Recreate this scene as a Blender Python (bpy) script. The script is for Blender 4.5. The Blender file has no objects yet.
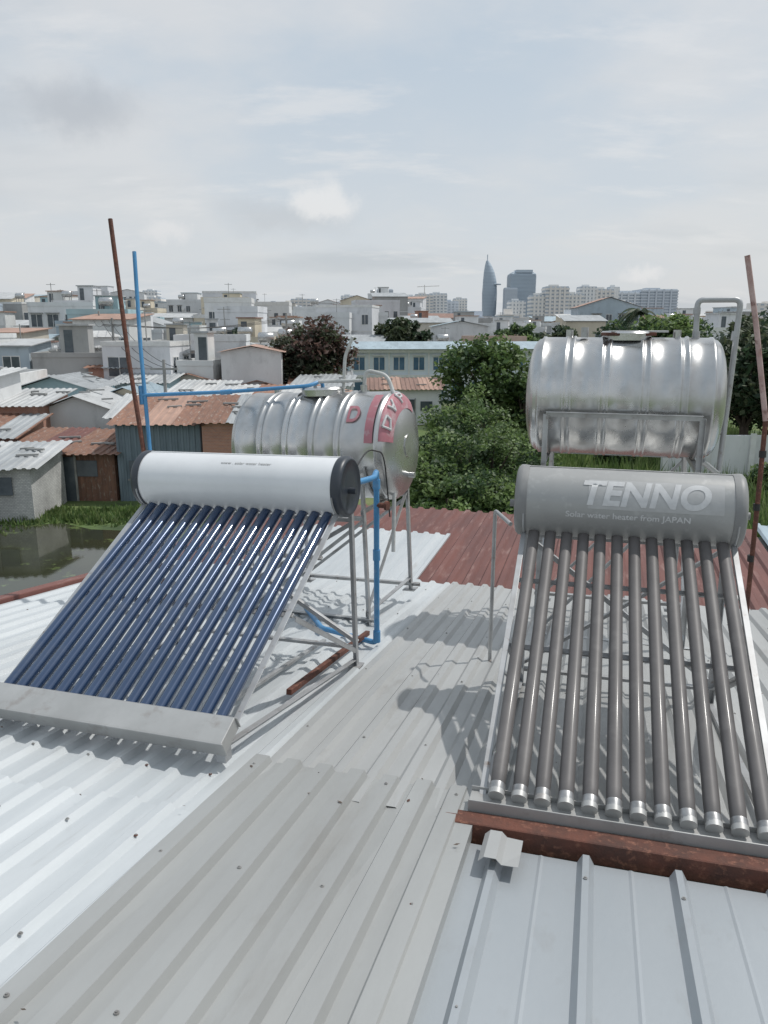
import bpy, bmesh, math, random
import numpy as np
from mathutils import Vector, Matrix
random.seed(7); np.random.seed(7)
sc=bpy.context.scene
sc.view_settings.view_transform='Standard'; sc.view_settings.look='None'; sc.view_settings.exposure=0
GZ=-7.5
# ---------------------------------------------------------------- materials
def mat(name,c1,c2=None,scale=2.0,stretch=(1,1,1),rough=.6,metal=0.0,bump=0.0,bscale=None,lo=.35,hi=.65,c3=None,s3=14,lo3=.55,hi3=.7,coat=0,rnd=0.0,rough2=None):
    m=bpy.data.materials.new(name); m.use_nodes=True; nt=m.node_tree; N=nt.nodes; L=nt.links
    b=N['Principled BSDF']; b.inputs['Roughness'].default_value=rough; b.inputs['Metallic'].default_value=metal
    if coat: b.inputs['Coat Weight'].default_value=coat; b.inputs['Coat Roughness'].default_value=.1
    tc=N.new('ShaderNodeTexCoord'); mp=N.new('ShaderNodeMapping'); mp.inputs['Scale'].default_value=stretch
    L.new(tc.outputs['Object'],mp.inputs['Vector'])
    def mix(fac,a,bb):
        x=N.new('ShaderNodeMix'); x.data_type='RGBA'; L.new(fac,x.inputs[0])
        for i,s in ((6,a),(7,bb)):
            if isinstance(s,tuple): x.inputs[i].default_value=(*s,1)
            else: L.new(s,x.inputs[i])
        return x.outputs[2]
    def noise(sc_,det=6,lo_=.35,hi_=.65):
        n=N.new('ShaderNodeTexNoise'); n.inputs['Scale'].default_value=sc_; n.inputs['Detail'].default_value=det; n.inputs['Roughness'].default_value=.62
        L.new(mp.outputs[0],n.inputs['Vector'])
        r=N.new('ShaderNodeMapRange'); r.inputs[1].default_value=lo_; r.inputs[2].default_value=hi_; L.new(n.outputs[0],r.inputs[0])
        return n.outputs[0],r.outputs[0]
    if c2 is None: c2=tuple(x*.8 for x in c1)
    raw,f=noise(scale,6,lo,hi)
    col=mix(f,c1,c2)
    if c3 is not None:
        _,f3=noise(s3,5,lo3,hi3); col=mix(f3,col,c3)
    if rnd:
        oi=N.new('ShaderNodeObjectInfo'); mr=N.new('ShaderNodeMapRange'); mr.inputs[3].default_value=1-rnd; mr.inputs[4].default_value=1+rnd
        L.new(oi.outputs['Random'],mr.inputs[0]); h=N.new('ShaderNodeHueSaturation'); L.new(mr.outputs[0],h.inputs['Value']); L.new(col,h.inputs['Color']); col=h.outputs[0]
    L.new(col,b.inputs['Base Color'])
    if rough2 is not None:
        mr=N.new('ShaderNodeMapRange'); mr.inputs[3].default_value=rough; mr.inputs[4].default_value=rough2; L.new(f,mr.inputs[0]); L.new(mr.outputs[0],b.inputs['Roughness'])
    if bump:
        br,_=noise(bscale or scale*4,4)
        bp=N.new('ShaderNodeBump'); bp.inputs['Strength'].default_value=bump; bp.inputs['Distance'].default_value=.02
        L.new(br,bp.inputs['Height']); L.new(bp.outputs[0],b.inputs['Normal'])
    return m
def brickmat(name,c1,c2,mortar,sc_=1.0):
    m=bpy.data.materials.new(name); m.use_nodes=True; N=m.node_tree.nodes; L=m.node_tree.links; b=N['Principled BSDF']; b.inputs['Roughness'].default_value=.9
    tc=N.new('ShaderNodeTexCoord'); sx=N.new('ShaderNodeSeparateXYZ'); L.new(tc.outputs['Object'],sx.inputs[0])
    ad=N.new('ShaderNodeMath'); L.new(sx.outputs[0],ad.inputs[0]); L.new(sx.outputs[1],ad.inputs[1])
    cx=N.new('ShaderNodeCombineXYZ'); L.new(ad.outputs[0],cx.inputs[0]); L.new(sx.outputs[2],cx.inputs[1])
    br=N.new('ShaderNodeTexBrick'); br.inputs['Scale'].default_value=4*sc_; br.inputs['Color1'].default_value=(*c1,1); br.inputs['Color2'].default_value=(*c2,1); br.inputs['Mortar'].default_value=(*mortar,1); br.inputs['Mortar Size'].default_value=.03
    L.new(cx.outputs[0],br.inputs['Vector'])
    n=N.new('ShaderNodeTexNoise'); n.inputs['Scale'].default_value=.9; n.inputs['Detail'].default_value=6; L.new(tc.outputs['Object'],n.inputs['Vector'])
    mx=N.new('ShaderNodeMix'); mx.data_type='RGBA'; mx.blend_type='MULTIPLY'; mx.inputs[0].default_value=.7; L.new(br.outputs[0],mx.inputs[6]); L.new(n.outputs[0],mx.inputs[7]); 
    h=N.new('ShaderNodeHueSaturation'); h.inputs['Value'].default_value=1.8; L.new(mx.outputs[2],h.inputs['Color']); L.new(h.outputs[0],b.inputs['Base Color'])
    return m
def leafmat(name,c,trans=.4):
    m=bpy.data.materials.new(name); m.use_nodes=True; N=m.node_tree.nodes; L=m.node_tree.links; b=N['Principled BSDF']
    b.inputs['Roughness'].default_value=.55
    tc=N.new('ShaderNodeTexCoord'); n=N.new('ShaderNodeTexNoise'); n.inputs['Scale'].default_value=1.3; n.inputs['Detail'].default_value=5; L.new(tc.outputs['Object'],n.inputs['Vector'])
    cr=N.new('ShaderNodeMapRange'); cr.inputs[1].default_value=.3; cr.inputs[2].default_value=.7; cr.inputs[3].default_value=.65; cr.inputs[4].default_value=1.4; L.new(n.outputs[0],cr.inputs[0])
    h=N.new('ShaderNodeHueSaturation'); h.inputs['Color'].default_value=(*c,1); L.new(cr.outputs[0],h.inputs['Value']); L.new(h.outputs[0],b.inputs['Base Color'])
    t=N.new('ShaderNodeBsdfTranslucent'); L.new(h.outputs[0],t.inputs[0]); ms=N.new('ShaderNodeMixShader'); ms.inputs[0].default_value=trans
    L.new(b.outputs[0],ms.inputs[1]); L.new(t.outputs[0],ms.inputs[2]); L.new(ms.outputs[0],N['Material Output'].inputs[0])
    return m
# ---------------------------------------------------------------- mesh builder
class MB:
    def __init__(s): s.v=[];s.f=[];s.m=[];s.s=[]
    def add(s,vs,fs,mi=0,sm=False):
        o=len(s.v); s.v.extend([tuple(x) for x in vs])
        for f in fs: s.f.append(tuple(i+o for i in f)); s.m.append(mi); s.s.append(sm)
    def box(s,a,b,mi=0,M=None):
        x0,y0,z0=a;x1,y1,z1=b
        vs=[Vector(p) for p in ((x0,y0,z0),(x1,y0,z0),(x1,y1,z0),(x0,y1,z0),(x0,y0,z1),(x1,y0,z1),(x1,y1,z1),(x0,y1,z1))]
        if M is not None: vs=[M@p for p in vs]
        s.add(vs,[(0,3,2,1),(4,5,6,7),(0,1,5,4),(1,2,6,5),(2,3,7,6),(3,0,4,7)],mi)
    def bar(s,p,q,w,h,mi=0,up=(0,0,1)):
        p=Vector(p);q=Vector(q);d=(q-p);l=d.length;d.normalize();up=Vector(up)
        if abs(d.dot(up))>.98: up=Vector((0,1,0))
        r=d.cross(up).normalized();u=r.cross(d)
        M=Matrix.Translation(p)@Matrix((r,d,u)).transposed().to_4x4()
        s.box((-w/2,0,-h/2),(w/2,l,h/2),mi,M)
    def angle(s,p,q,w,mi=0,up=(0,0,1),t=.005):
        p=Vector(p);q=Vector(q);d=(q-p);l=d.length;d.normalize();up=Vector(up)
        if abs(d.dot(up))>.98: up=Vector((0,1,0))
        r=d.cross(up).normalized();u=r.cross(d)
        M=Matrix.Translation(p)@Matrix((r,d,u)).transposed().to_4x4()
        s.box((-w/2,0,w/2-t),(w/2,l,w/2),mi,M); s.box((-w/2,0,-w/2),(-w/2+t,l,w/2-t-.0005),mi,M)
    def tube(s,pts,r,mi=0,seg=12,caps=True,sm=True):
        pts=[Vector(p) for p in pts]; n=len(pts); rr=r if isinstance(r,(list,tuple)) else [r]*n
        vs=[];fs=[]; ref=None
        for i,p in enumerate(pts):
            d=(pts[min(i+1,n-1)]-pts[max(i-1,0)]).normalized()
            if ref is None: ref=d.orthogonal().normalized()
            ref=(ref-d*ref.dot(d)).normalized(); b=d.cross(ref)
            for k in range(seg):
                a=2*math.pi*k/seg; vs.append(p+(ref*math.cos(a)+b*math.sin(a))*rr[i])
        for i in range(n-1):
            for k in range(seg):
                a=i*seg+k;b_=i*seg+(k+1)%seg; fs.append((a,b_,b_+seg,a+seg))
        s.add(vs,fs,mi,sm)
        if caps: s.add(vs[:seg],[tuple(range(seg))[::-1]],mi); s.add(vs[-seg:],[tuple(range(seg))],mi)
    def lathe(s,o,ax,prof,mi=0,seg=64,sm=True):
        o=Vector(o);ax=Vector(ax).normalized();u=ax.cross(Vector((0,0,1)));u=(u if u.length>1e-4 else Vector((1,0,0))).normalized();w=u.cross(ax)
        vs=[o+ax*x+(u*math.cos(2*math.pi*k/seg)+w*math.sin(2*math.pi*k/seg))*r for x,r in prof for k in range(seg)]
        off=len(s.v); s.v.extend([tuple(x) for x in vs])
        for i in range(len(prof)-1):
            for k in range(seg):
                a=off+i*seg+k;b=off+i*seg+(k+1)%seg
                s.f.append((a,b,b+seg,a+seg)); s.m.append(mi); s.s.append(sm)
    def corr(s,o,along,across,L,W,period=.17,h=.022,mi=0,top=.3,slope=.14,nl=8,wav=.003,nrm=None,minor=0,seed=0):
        rg=random.Random(seed); o=Vector(o);A=Vector(along).normalized();B=Vector(across).normalized();Nn=(B.cross(A)).normalized() if nrm is None else Vector(nrm)
        xs=[];x=0
        while x<W-1e-6:
            for fr,hh in ((0,0),(slope,1),(slope+top,1),(2*slope+top,0)):
                xs.append((x+fr*period,hh*h))
            if minor:
                q=2*slope+top; rem=1-q
                for fr in (.5,):
                    xs.append((x+(q+rem*fr-.03)*period,0)); xs.append((x+(q+rem*fr)*period,minor)); xs.append((x+(q+rem*fr+.03)*period,0))
            x+=period
        xs=[(min(a,W),b) for a,b in xs]+[(W,0)]
        ph=[rg.uniform(0,6) for _ in xs]
        vs=[];fs=[];n=len(xs)
        for j in range(nl+1):
            for i,(a,b) in enumerate(xs):
                z=b+wav*math.sin(j*1.3+ph[i//4*4 if not minor else 0]+a*3)
                vs.append(o+A*(L*j/nl)+B*a+Nn*z)
        for j in range(nl):
            for i in range(n-1):
                a=j*n+i; fs.append((a,a+1,a+1+n,a+n))
        s.add(vs,fs,mi)
    def build(s,name,mats,parent=None,M=None,solid=0,bev=0):
        me=bpy.data.meshes.new(name); me.from_pydata(s.v,[],s.f)
        for m in mats: me.materials.append(m)
        me.polygons.foreach_set('material_index',s.m); me.polygons.foreach_set('use_smooth',s.s); me.update()
        ob=bpy.data.objects.new(name,me); sc.collection.objects.link(ob)
        if parent is not None: ob.parent=parent
        if M is not None: ob.matrix_local=M
        if solid:
            md=ob.modifiers.new('s','SOLIDIFY'); md.thickness=solid; md.offset=0
        if bev:
            md=ob.modifiers.new('b','BEVEL'); md.width=bev; md.segments=2; md.limit_method='ANGLE'
        return ob
def empty(name,M=None):
    e=bpy.data.objects.new(name,None); e.empty_display_size=.3; sc.collection.objects.link(e)
    if M is not None: e.matrix_world=M
    return e
def bend(pts,r=.05,n=5):
    pts=[Vector(p) for p in pts]; out=[pts[0]]
    for i in range(1,len(pts)-1):
        a=(pts[i-1]-pts[i]);b=(pts[i+1]-pts[i]); ra=min(r,a.length*.45,b.length*.45)
        p0=pts[i]+a.normalized()*ra;p1=pts[i]+b.normalized()*ra
        for k in range(n+1):
            t=k/n; out.append(p0*(1-t)**2+pts[i]*2*t*(1-t)+p1*t*t)
    out.append(pts[-1]); return out
def text_on_cyl(name,body,size,r,xc,ang,mat_,parent,squash=1.0,extr=.0015,shear=0,fat=.018):
    cu=bpy.data.curves.new(name,'FONT'); cu.body=body; cu.size=size; cu.align_x='CENTER'; cu.align_y='CENTER'; cu.offset=size*fat; cu.shear=shear
    tmp=bpy.data.objects.new(name+'_t',cu); sc.collection.objects.link(tmp)
    dg=bpy.context.evaluated_depsgraph_get(); me=bpy.data.meshes.new_from_object(tmp.evaluated_get(dg))
    bpy.data.objects.remove(tmp)
    bm=bmesh.new(); bm.from_mesh(me); bmesh.ops.triangulate(bm,faces=bm.faces)
    for _ in range(3):
        bmesh.ops.subdivide_edges(bm,edges=[e for e in bm.edges if e.calc_length()>size*.12],cuts=1,use_grid_fill=False); bmesh.ops.triangulate(bm,faces=bm.faces)
    for v in bm.verts:
        a=ang+v.co.y/r; x=xc+v.co.x*squash
        v.co=Vector((x,-math.cos(a)*(r+extr),math.sin(a)*(r+extr)))
    bm.to_mesh(me); bm.free(); me.materials.clear(); me.materials.append(mat_)
    ob=bpy.data.objects.new(name,me); sc.collection.objects.link(ob); ob.parent=parent; return ob
# ---------------------------------------------------------------- palette
M_white=mat('roof_white',(.60,.625,.635),(.50,.53,.545),scale=1.2,stretch=(3,.35,1),rough=.42,metal=.25,c3=(.38,.38,.37),s3=3.2,lo3=.6,hi3=.85,rnd=.05,bump=.05,bscale=20)
M_beige=mat('roof_beige',(.445,.452,.442),(.375,.38,.372),scale=1.6,stretch=(1.6,.45,1),rough=.38,rough2=.5,metal=.35,c3=(.32,.31,.29),s3=3,lo3=.56,hi3=.85,rnd=.05,bump=.04,bscale=30)
M_upper=mat('roof_upper',(.47,.475,.468),(.40,.405,.398),scale=1.6,stretch=(1.6,.45,1),rough=.38,rough2=.5,metal=.33,c3=(.30,.285,.265),s3=3.4,lo3=.58,hi3=.85,rnd=.06,bump=.04,bscale=30)
M_gray=mat('roof_gray',(.42,.448,.468),(.355,.385,.408),scale=1.0,stretch=(1.5,.6,1),rough=.36,rough2=.5,metal=.33,c3=(.33,.34,.345),s3=5,lo3=.58,hi3=.85,rnd=.03,bump=.04,bscale=34)
M_brown=mat('roof_brown',(.19,.075,.06),(.13,.055,.048),scale=1.2,stretch=(3,.5,1),rough=.6,metal=.1,c3=(.26,.15,.13),s3=4,rnd=.1)
M_rust=mat('rust_steel',(.16,.062,.042),(.09,.045,.035),scale=9,rough=.8,metal=.2,c3=(.26,.12,.08),s3=30,bump=.3,bscale=60)
M_rustroof=mat('rust_roof',(.29,.155,.105),(.19,.105,.078),scale=1.5,stretch=(3,1,1),rough=.8,c3=(.40,.32,.27),s3=3,rnd=.2)
M_steel=mat('stainless_steel',(.59,.59,.585),(.47,.47,.465),scale=2.5,stretch=(1,1,1),rough=.22,rough2=.36,metal=.9,c3=(.42,.41,.39),s3=7,lo3=.55,hi3=.8,bump=.06,bscale=9)
M_frame=mat('frame_steel',(.52,.53,.53),(.36,.36,.36),scale=6,rough=.42,metal=.6,c3=(.24,.18,.15),s3=12,lo3=.62,hi3=.75)
M_railm=mat('rail_aluminium',(.46,.46,.45),(.38,.38,.37),scale=3,rough=.5,metal=.35,c3=(.29,.26,.24),s3=9,lo3=.58,hi3=.8)
M_galv=mat('frame_painted',(.46,.47,.48),(.36,.36,.36),scale=6,rough=.5,metal=.5,c3=(.2,.15,.12),s3=16,lo3=.62,hi3=.75)
M_screw=mat('screw_zinc',(.40,.40,.39),(.28,.27,.26),scale=20,rough=.5,metal=.5)
M_tankw=mat('tank_white_paint',(.74,.75,.76),(.66,.67,.68),scale=2,rough=.28,coat=.3,c3=(.5,.5,.5),s3=9,lo3=.68,hi3=.85)
M_tankg=mat('tank_grey_paint',(.37,.37,.36),(.32,.32,.315),scale=2.2,rough=.38,metal=.2,c3=(.42,.42,.41),s3=20,lo3=.55,hi3=.75,bump=.03)
M_capdk=mat('cap_black_plastic',(.028,.036,.048),(.045,.05,.06),scale=8,rough=.4)
M_capgr=mat('cap_grey_plastic',(.26,.26,.255),(.20,.20,.20),scale=5,rough=.5)
M_tubeb=mat('vacuum_tube_blue',(.024,.05,.112),(.032,.064,.135),scale=3,rough=.2,metal=.3,coat=1.0,c3=(.08,.10,.14),s3=5,lo3=.55,hi3=.9)
M_tubeg=mat('vacuum_tube_grey',(.105,.098,.096),(.14,.13,.127),scale=3,rough=.55,metal=.05,coat=.06,c3=(.17,.16,.155),s3=8,lo3=.55,hi3=.85)
M_silver=mat('silvered_glass',(.40,.40,.40),(.25,.25,.25),scale=20,rough=.4,metal=.6)
M_rubber=mat('rubber_ring',(.03,.03,.032),rough=.7)
M_blue=mat('pipe_blue_pvc',(.06,.23,.45),(.08,.27,.5),scale=4,rough=.4,c3=(.16,.31,.5),s3=12)
M_pvcw=mat('pipe_white_pvc',(.58,.59,.58),(.42,.42,.40),scale=8,rough=.5)
M_pink=mat('pole_faded_red',(.52,.40,.38),(.36,.22,.20),scale=7,rough=.8,c3=(.16,.08,.07),s3=12,bump=.2)
M_labelw=mat('label_white',(.60,.60,.60),(.52,.52,.52),scale=30,rough=.5)
M_labelp=mat('label_panel_pale',(.43,.43,.425),(.39,.39,.385),scale=20,rough=.45)
M_labelr=mat('label_red',(.44,.17,.20),(.40,.17,.195),scale=6,rough=.5,c3=(.50,.38,.39),s3=10,lo3=.5,hi3=.7)
M_cable=mat('cable_black',(.02,.02,.02),rough=.5)
WALLS=[mat('wall_%d'%i,c,tuple(x*.80 for x in c),scale=.35,stretch=(1,1,.5),rough=.85,c3=tuple(x*.55 for x in c),s3=.9,lo3=.56,hi3=.82) for i,c in enumerate([
 (.70,.71,.70),(.77,.78,.78),(.62,.58,.50),(.48,.56,.62),(.56,.54,.50),(.70,.63,.50),(.42,.58,.62),(.42,.42,.41),(.74,.75,.77),(.55,.41,.33)])]
M_conc=mat('concrete',(.36,.36,.35),(.27,.27,.26),scale=.8,rough=.9,c3=(.18,.18,.17),s3=1.6,lo3=.55,hi3=.75)
M_glass=mat('window_glass',(.07,.085,.10),(.12,.14,.16),scale=1.5,rough=.15,metal=.1)
M_glassb=mat('window_glass_blue',(.07,.13,.20),(.10,.18,.26),scale=1.5,rough=.15,metal=.1)
M_trim=mat('trim_white',(.74,.74,.73),(.62,.62,.60),scale=2,rough=.7)
M_roofm=[mat('sheet_roof_%d'%i,c,tuple(x*.75 for x in c),scale=.6,stretch=(2,.6,1),rough=.6,metal=.2,c3=tuple(x*.6 for x in c),s3=1.6,lo3=.55,hi3=.75) for i,c in enumerate([(.54,.55,.55),(.42,.44,.45),(.30,.18,.14),(.47,.30,.23),(.40,.49,.54),(.60,.60,.59)])]
M_brick=brickmat('brick_orange',(.40,.18,.115),(.32,.14,.098),(.32,.27,.24))
M_brickg=brickmat('brick_grey',(.46,.46,.44),(.36,.36,.35),(.26,.26,.26))
M_bluew=mat('wall_blue_sheet',(.20,.25,.29),(.14,.18,.21),scale=1.5,stretch=(2,2,.5),rough=.6,metal=.2)
M_school=mat('wall_pale_blue',(.66,.72,.76),(.60,.66,.70),scale=.3,rough=.8)
M_bark=mat('bark',(.13,.10,.08),(.07,.055,.045),scale=6,stretch=(1,1,.3),rough=.95)
LG=[leafmat('leaf_mid',(.10,.16,.055)),leafmat('leaf_light',(.17,.245,.085)),leafmat('leaf_dark',(.05,.09,.038))]
LD=[leafmat('leaf_deep',(.05,.085,.045)),leafmat('leaf_deeper',(.03,.055,.03)),leafmat('leaf_olive',(.09,.11,.06))]
LR=[leafmat('leaf_reddish',(.135,.085,.07)),leafmat('leaf_olive2',(.085,.105,.058)),leafmat('leaf_dark2',(.05,.06,.04))]
M_far=[mat('hazed_far_wall_%d'%i,c,tuple(x*.95 for x in c),scale=.02,rough=.9) for i,c in enumerate([(.68,.71,.74),(.79,.79,.78),(.76,.73,.69),(.58,.62,.67),(.78,.76,.72)])]  # distance haze painted into the wall colours as paler tones
M_farglass=mat('hazed_far_glass',(.44,.49,.54),(.40,.45,.50),scale=.02,rough=.5)  # window colour lightened to stand in for haze; no haze volume
M_tower=mat('hazed_tower_glass',(.43,.50,.57),(.46,.53,.59),scale=.01,rough=.5); M_tower2=mat('hazed_tower_glass_line',(.35,.42,.49),(.37,.44,.50),scale=.01,rough=.5)  # skyline glass tinted pale blue, aerial haze baked into the base colour
# ---------------------------------------------------------------- world + sun + camera
w=bpy.data.worlds.new('World'); sc.world=w; w.use_nodes=True; nt=w.node_tree; N=nt.nodes; L=nt.links; N.clear()
out=N.new('ShaderNodeOutputWorld'); bg=N.new('ShaderNodeBackground'); bg.inputs[1].default_value=.1; L.new(bg.outputs[0],out.inputs[0])
sky=N.new('ShaderNodeTexSky'); sky.sky_type='NISHITA'; sky.sun_disc=False; sky.sun_elevation=math.radians(58); sky.sun_rotation=math.radians(66); sky.dust_density=3; sky.air_density=1.2
tc=N.new('ShaderNodeTexCoord')
def vm(op,a,b=None,out_=0):
    n=N.new('ShaderNodeVectorMath'); n.operation=op
    for i,x in enumerate((a,b)):
        if x is None: continue
        if isinstance(x,tuple): n.inputs[i].default_value=x
        else: L.new(x,n.inputs[i])
    return n.outputs[out_]
def ma(op,a,b=None):
    n=N.new('ShaderNodeMath'); n.operation=op
    for i,x in enumerate((a,b)):
        if x is None: continue
        if isinstance(x,(int,float)): n.inputs[i].default_value=x
        else: L.new(x,n.inputs[i])
    return n.outputs[0]
def mr(x,a,b,c=0,d=1,smooth=True):
    n=N.new('ShaderNodeMapRange'); n.interpolation_type='SMOOTHSTEP' if smooth else 'LINEAR'
    L.new(x,n.inputs[0]); 
    for i,v in zip((1,2,3,4),(a,b,c,d)): n.inputs[i].default_value=v
    return n.outputs[0]
def mx(f,a,b):
    n=N.new('ShaderNodeMix'); n.data_type='RGBA'
    if isinstance(f,float): n.inputs[0].default_value=f
    else: L.new(f,n.inputs[0])
    for i,s in ((6,a),(7,b)):
        if isinstance(s,tuple): n.inputs[i].default_value=(*s,1)
        else: L.new(s,n.inputs[i])
    return n.outputs[2]
def nz(v,s,d=6,r=.55):
    n=N.new('ShaderNodeTexNoise'); n.inputs['Scale'].default_value=s; n.inputs['Detail'].default_value=d; n.inputs['Roughness'].default_value=r; L.new(v,n.inputs['Vector']); return n
D=vm('NORMALIZE',tc.outputs['Generated'])
sep=N.new('ShaderNodeSeparateXYZ'); L.new(D,sep.inputs[0])
zz=ma('ADD',ma('MAXIMUM',sep.outputs[2],0.0),.22)
cb=N.new('ShaderNodeCombineXYZ')
for i in range(3): L.new(zz,cb.inputs[i])
P=vm('DIVIDE',D,cb.outputs[0])
base=mx(mr(sep.outputs[2],0,.40),(6.9,7.3,7.7),(5.2,6.15,7.1))
n1=nz(P,1.1,7,.55).outputs[0]
c=mx(mr(n1,.40,.68),base,(7.2,7.4,7.6))
n2=nz(vm('MULTIPLY',P,(.8,1.6,1)),.9,6,.5).outputs[0]
c=mx(mr(n2,.50,.70,0,.75),c,(5.6,6.05,6.5))
n3=nz(vm('MULTIPLY',P,(1.5,3.2,1)),1.5,8,.6).outputs[0]
c=mx(mr(n3,.53,.72,0,.65),c,(7.9,8.0,8.1))
warp=nz(D,22,7,.62); wv=vm('MULTIPLY',vm('SUBTRACT',warp.outputs[1],(.5,.5,.5)),(.075,.05,.05))
Dw=vm('ADD',D,wv)
def puff(c,dirn,sx,sz,colr,amt,e0=1.0,e1=.35):
    d=Vector(dirn).normalized()
    l=vm('LENGTH',vm('MULTIPLY',vm('SUBTRACT',Dw,tuple(d)),(1/sx,1/sx,1/sz)),None,1)
    return mx(mr(l,e0,e1,0,amt),c,colr)
c=puff(c,(-.13,1.066,.134),.11,.030,(5.9,6.2,6.55),.7,1.0,.1)
c=puff(c,(-.075,1.066,.156),.050,.032,(8.6,8.6,8.6),.85,1.0,.35)
c=puff(c,(-.281,1.055,.112),.035,.018,(8.2,8.2,8.3),.75,1.0,.2)
c=puff(c,(.335,1.043,.062),.036,.014,(8.5,8.5,8.6),.75,1.0,.2)
c=puff(c,(-.396,1.093,.270),.11,.042,(5.0,5.3,5.7),.75,1.0,.1)
c=puff(c,(-.62,1.06,.17),.18,.03,(5.8,6.1,6.5),.5,1.0,.0)
c=mx(.12,c,sky.outputs[0])
L.new(c,bg.inputs[0])
sd=bpy.data.lights.new('sun','SUN'); sd.energy=2.7; sd.angle=math.radians(.9); sd.color=(1,.97,.925)
so=bpy.data.objects.new('sun',sd); sc.collection.objects.link(so)
so.rotation_euler=Vector((-.54,-.22,-1)).to_track_quat('-Z','Y').to_euler(); so.location=(10,5,30)
cd=bpy.data.cameras.new('camera'); cam=bpy.data.objects.new('camera',cd); sc.collection.objects.link(cam); sc.camera=cam
cd.sensor_fit='VERTICAL'; cd.sensor_height=24; cd.lens=780/1024*24; cd.clip_end=20000; cd.clip_start=.05
cam.location=(0,0,0); cam.rotation_euler=(math.radians(90-13.5),0,0)
# ---------------------------------------------------------------- house under our feet
RZ=math.radians(-15.5)
ROOF=Matrix.Translation((0,0,-1.66))@Matrix.Rotation(RZ,4,'Z')@Matrix.Rotation(math.radians(-8),4,'X')
house=empty('metal_roof_house')
def sheets(name,n0,n1,s0,s1,mt,wid=.98,h0=0,jit=.02,**k):
    i=0;x=n0
    while x<n1-.05:
        wd=min(wid,n1-x)
        mb=MB(); mb.corr((x,s0+random.uniform(-jit,jit),h0+.004*(i%2)),(0,1,0),(1,0,0),s1-s0,wd+.03,nrm=(0,0,1),seed=i,**k)
        mb.build(name,[mt],house,ROOF,solid=.0012)
        x+=wd;i+=1
sheets('white_roof_sheet',-5.0,-1.46,2.55,8.2,M_white,h0=0,period=.165,h=.024,top=.22,slope=.16)
sheets('white_roof_sheet',-5.0,-1.50,-1.0,2.62,M_white,h0=.012,period=.165,h=.024,top=.22,slope=.16)
sheets('upper_roof_sheet',-1.47,5.2,2.90,8.15,M_upper,h0=.022,period=.165,h=.026,top=.26,slope=.15)
sheets('beige_roof_sheet',-1.52,-.43,-1.0,3.15,M_beige,wid=1.09,h0=.045,period=.16,h=.030,top=.42,slope=.10,jit=.03)
sheets('grey_roof_sheet',-.66,5.2,-1.0,2.78,M_gray,wid=1.36,h0=.002,period=.34,h=.036,top=.07,slope=.06,minor=.0035)
mb=MB(); mb.box((-.405,-1.02,.004),(-.400,3.16,.062)); mb.box((-.50,-1.02,.0625),(-.40,3.16,.065)); mb.build('edge_flashing',[M_beige],house,ROOF)
mb=MB(); mb.box((-5.12,-1,-.05),(-5.0,8.2,.06)); mb.build('side_flashing',[M_brown],house,ROOF,bev=.01)
mb=MB(); mb.corr((-.34,2.56,.062),(0,1,0),(1,0,0),.20,.15,period=.15,h=.02,nrm=(0,0,1),nl=2); mb.build('sheet_offcut',[M_upper],house,ROOF,solid=.0015)
mb=MB(); rg=random.Random(3)
def screw(n,s,h):
    mb.tube([(n,s,h),(n,s,h+.003)],.008,1 if rg.random()<.1 else 0,8); mb.tube([(n,s,h+.003),(n,s,h+.007)],.004,0,6)
for sr in (.6,1.7,2.35,2.95,4.1,5.3,6.5,7.7):
    for k in range(0,22,2): screw(-5+.165*k+.165*.27,sr+rg.uniform(-.02,.02),.036 if sr<2.6 else .024)
for sr in (.7,1.45,2.2,3.02):
    for k in range(0,7,2): screw(-1.52+.16*k+.16*.33,sr+rg.uniform(-.02,.02),.075)
for sr in (3.6,4.7,5.9,7.2,8.0):
    for k in range(0,40,2): screw(-1.47+.165*k+.165*.28,sr+rg.uniform(-.02,.02),.048)
for sr in (1.8,2.6):
    for k in range(1,16): screw(-.66+.34*k+.34*.095,sr+rg.uniform(-.02,.02),.038)
mb.build('roof_screws',[M_screw,M_rust],house,ROOF)
mb=MB(); rg=random.Random(12)
for i in range(70):
    n_=rg.uniform(-4.2,3.5); s_=rg.uniform(1.2,7.8) if i%3 else rg.gauss(3.0,.15); hh=.080 if (-1.5<n_<-.43 and s_<3.15) else (.05 if n_>-.4 and s_<2.8 else .055)
    a=rg.uniform(0,6.28); l=rg.uniform(.006,.016); c_=Vector((n_,s_,hh)); u=Vector((math.cos(a),math.sin(a),rg.uniform(-.2,.3)))*l; v=Vector((-math.sin(a),math.cos(a),rg.uniform(-.2,.3)))*l*.45
    mb.add([c_-u,c_+v,c_+u,c_-v],[(0,1,2,3)],rg.randrange(2))
mb.build('leaf_litter',[M_rust,M_bark],house,ROOF)
FL=Matrix.Translation((0,0,-2.87))@Matrix.Rotation(RZ,4,'Z')
mb=MB(); mb.corr((-5.4,7.7,0),(0,1,0),(1,0,0),4.2,7.6,period=.19,h=.03,nrm=(0,0,1),nl=6); mb.build('brown_roof_sheet',[M_brown],house,FL,solid=.0015)
mb=MB(); mb.corr((-4.05,8.1,.035),(0,1,0),(1,0,0),2.2,2.15,period=.16,h=.025,nrm=(0,0,1),nl=4); mb.build('white_patch_sheet',[M_white],house,FL,solid=.0015)
mb=MB(); mb.corr((2.25,7.7,.02),(0,1,0),(1,0,0),4.4,3.6,period=.19,h=.03,nrm=(0,0,1),nl=6); mb.build('blue_roof_sheet',[M_roofm[4]],house,FL,solid=.0015)
WM=Matrix.Rotation(RZ,4,'Z')
mb=MB(); mb.box((-4.9,-.9,GZ),(5.1,7.65,-3.0)); mb.box((-5.2,7.66,GZ),(5.6,11.7,-2.93)); 
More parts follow.
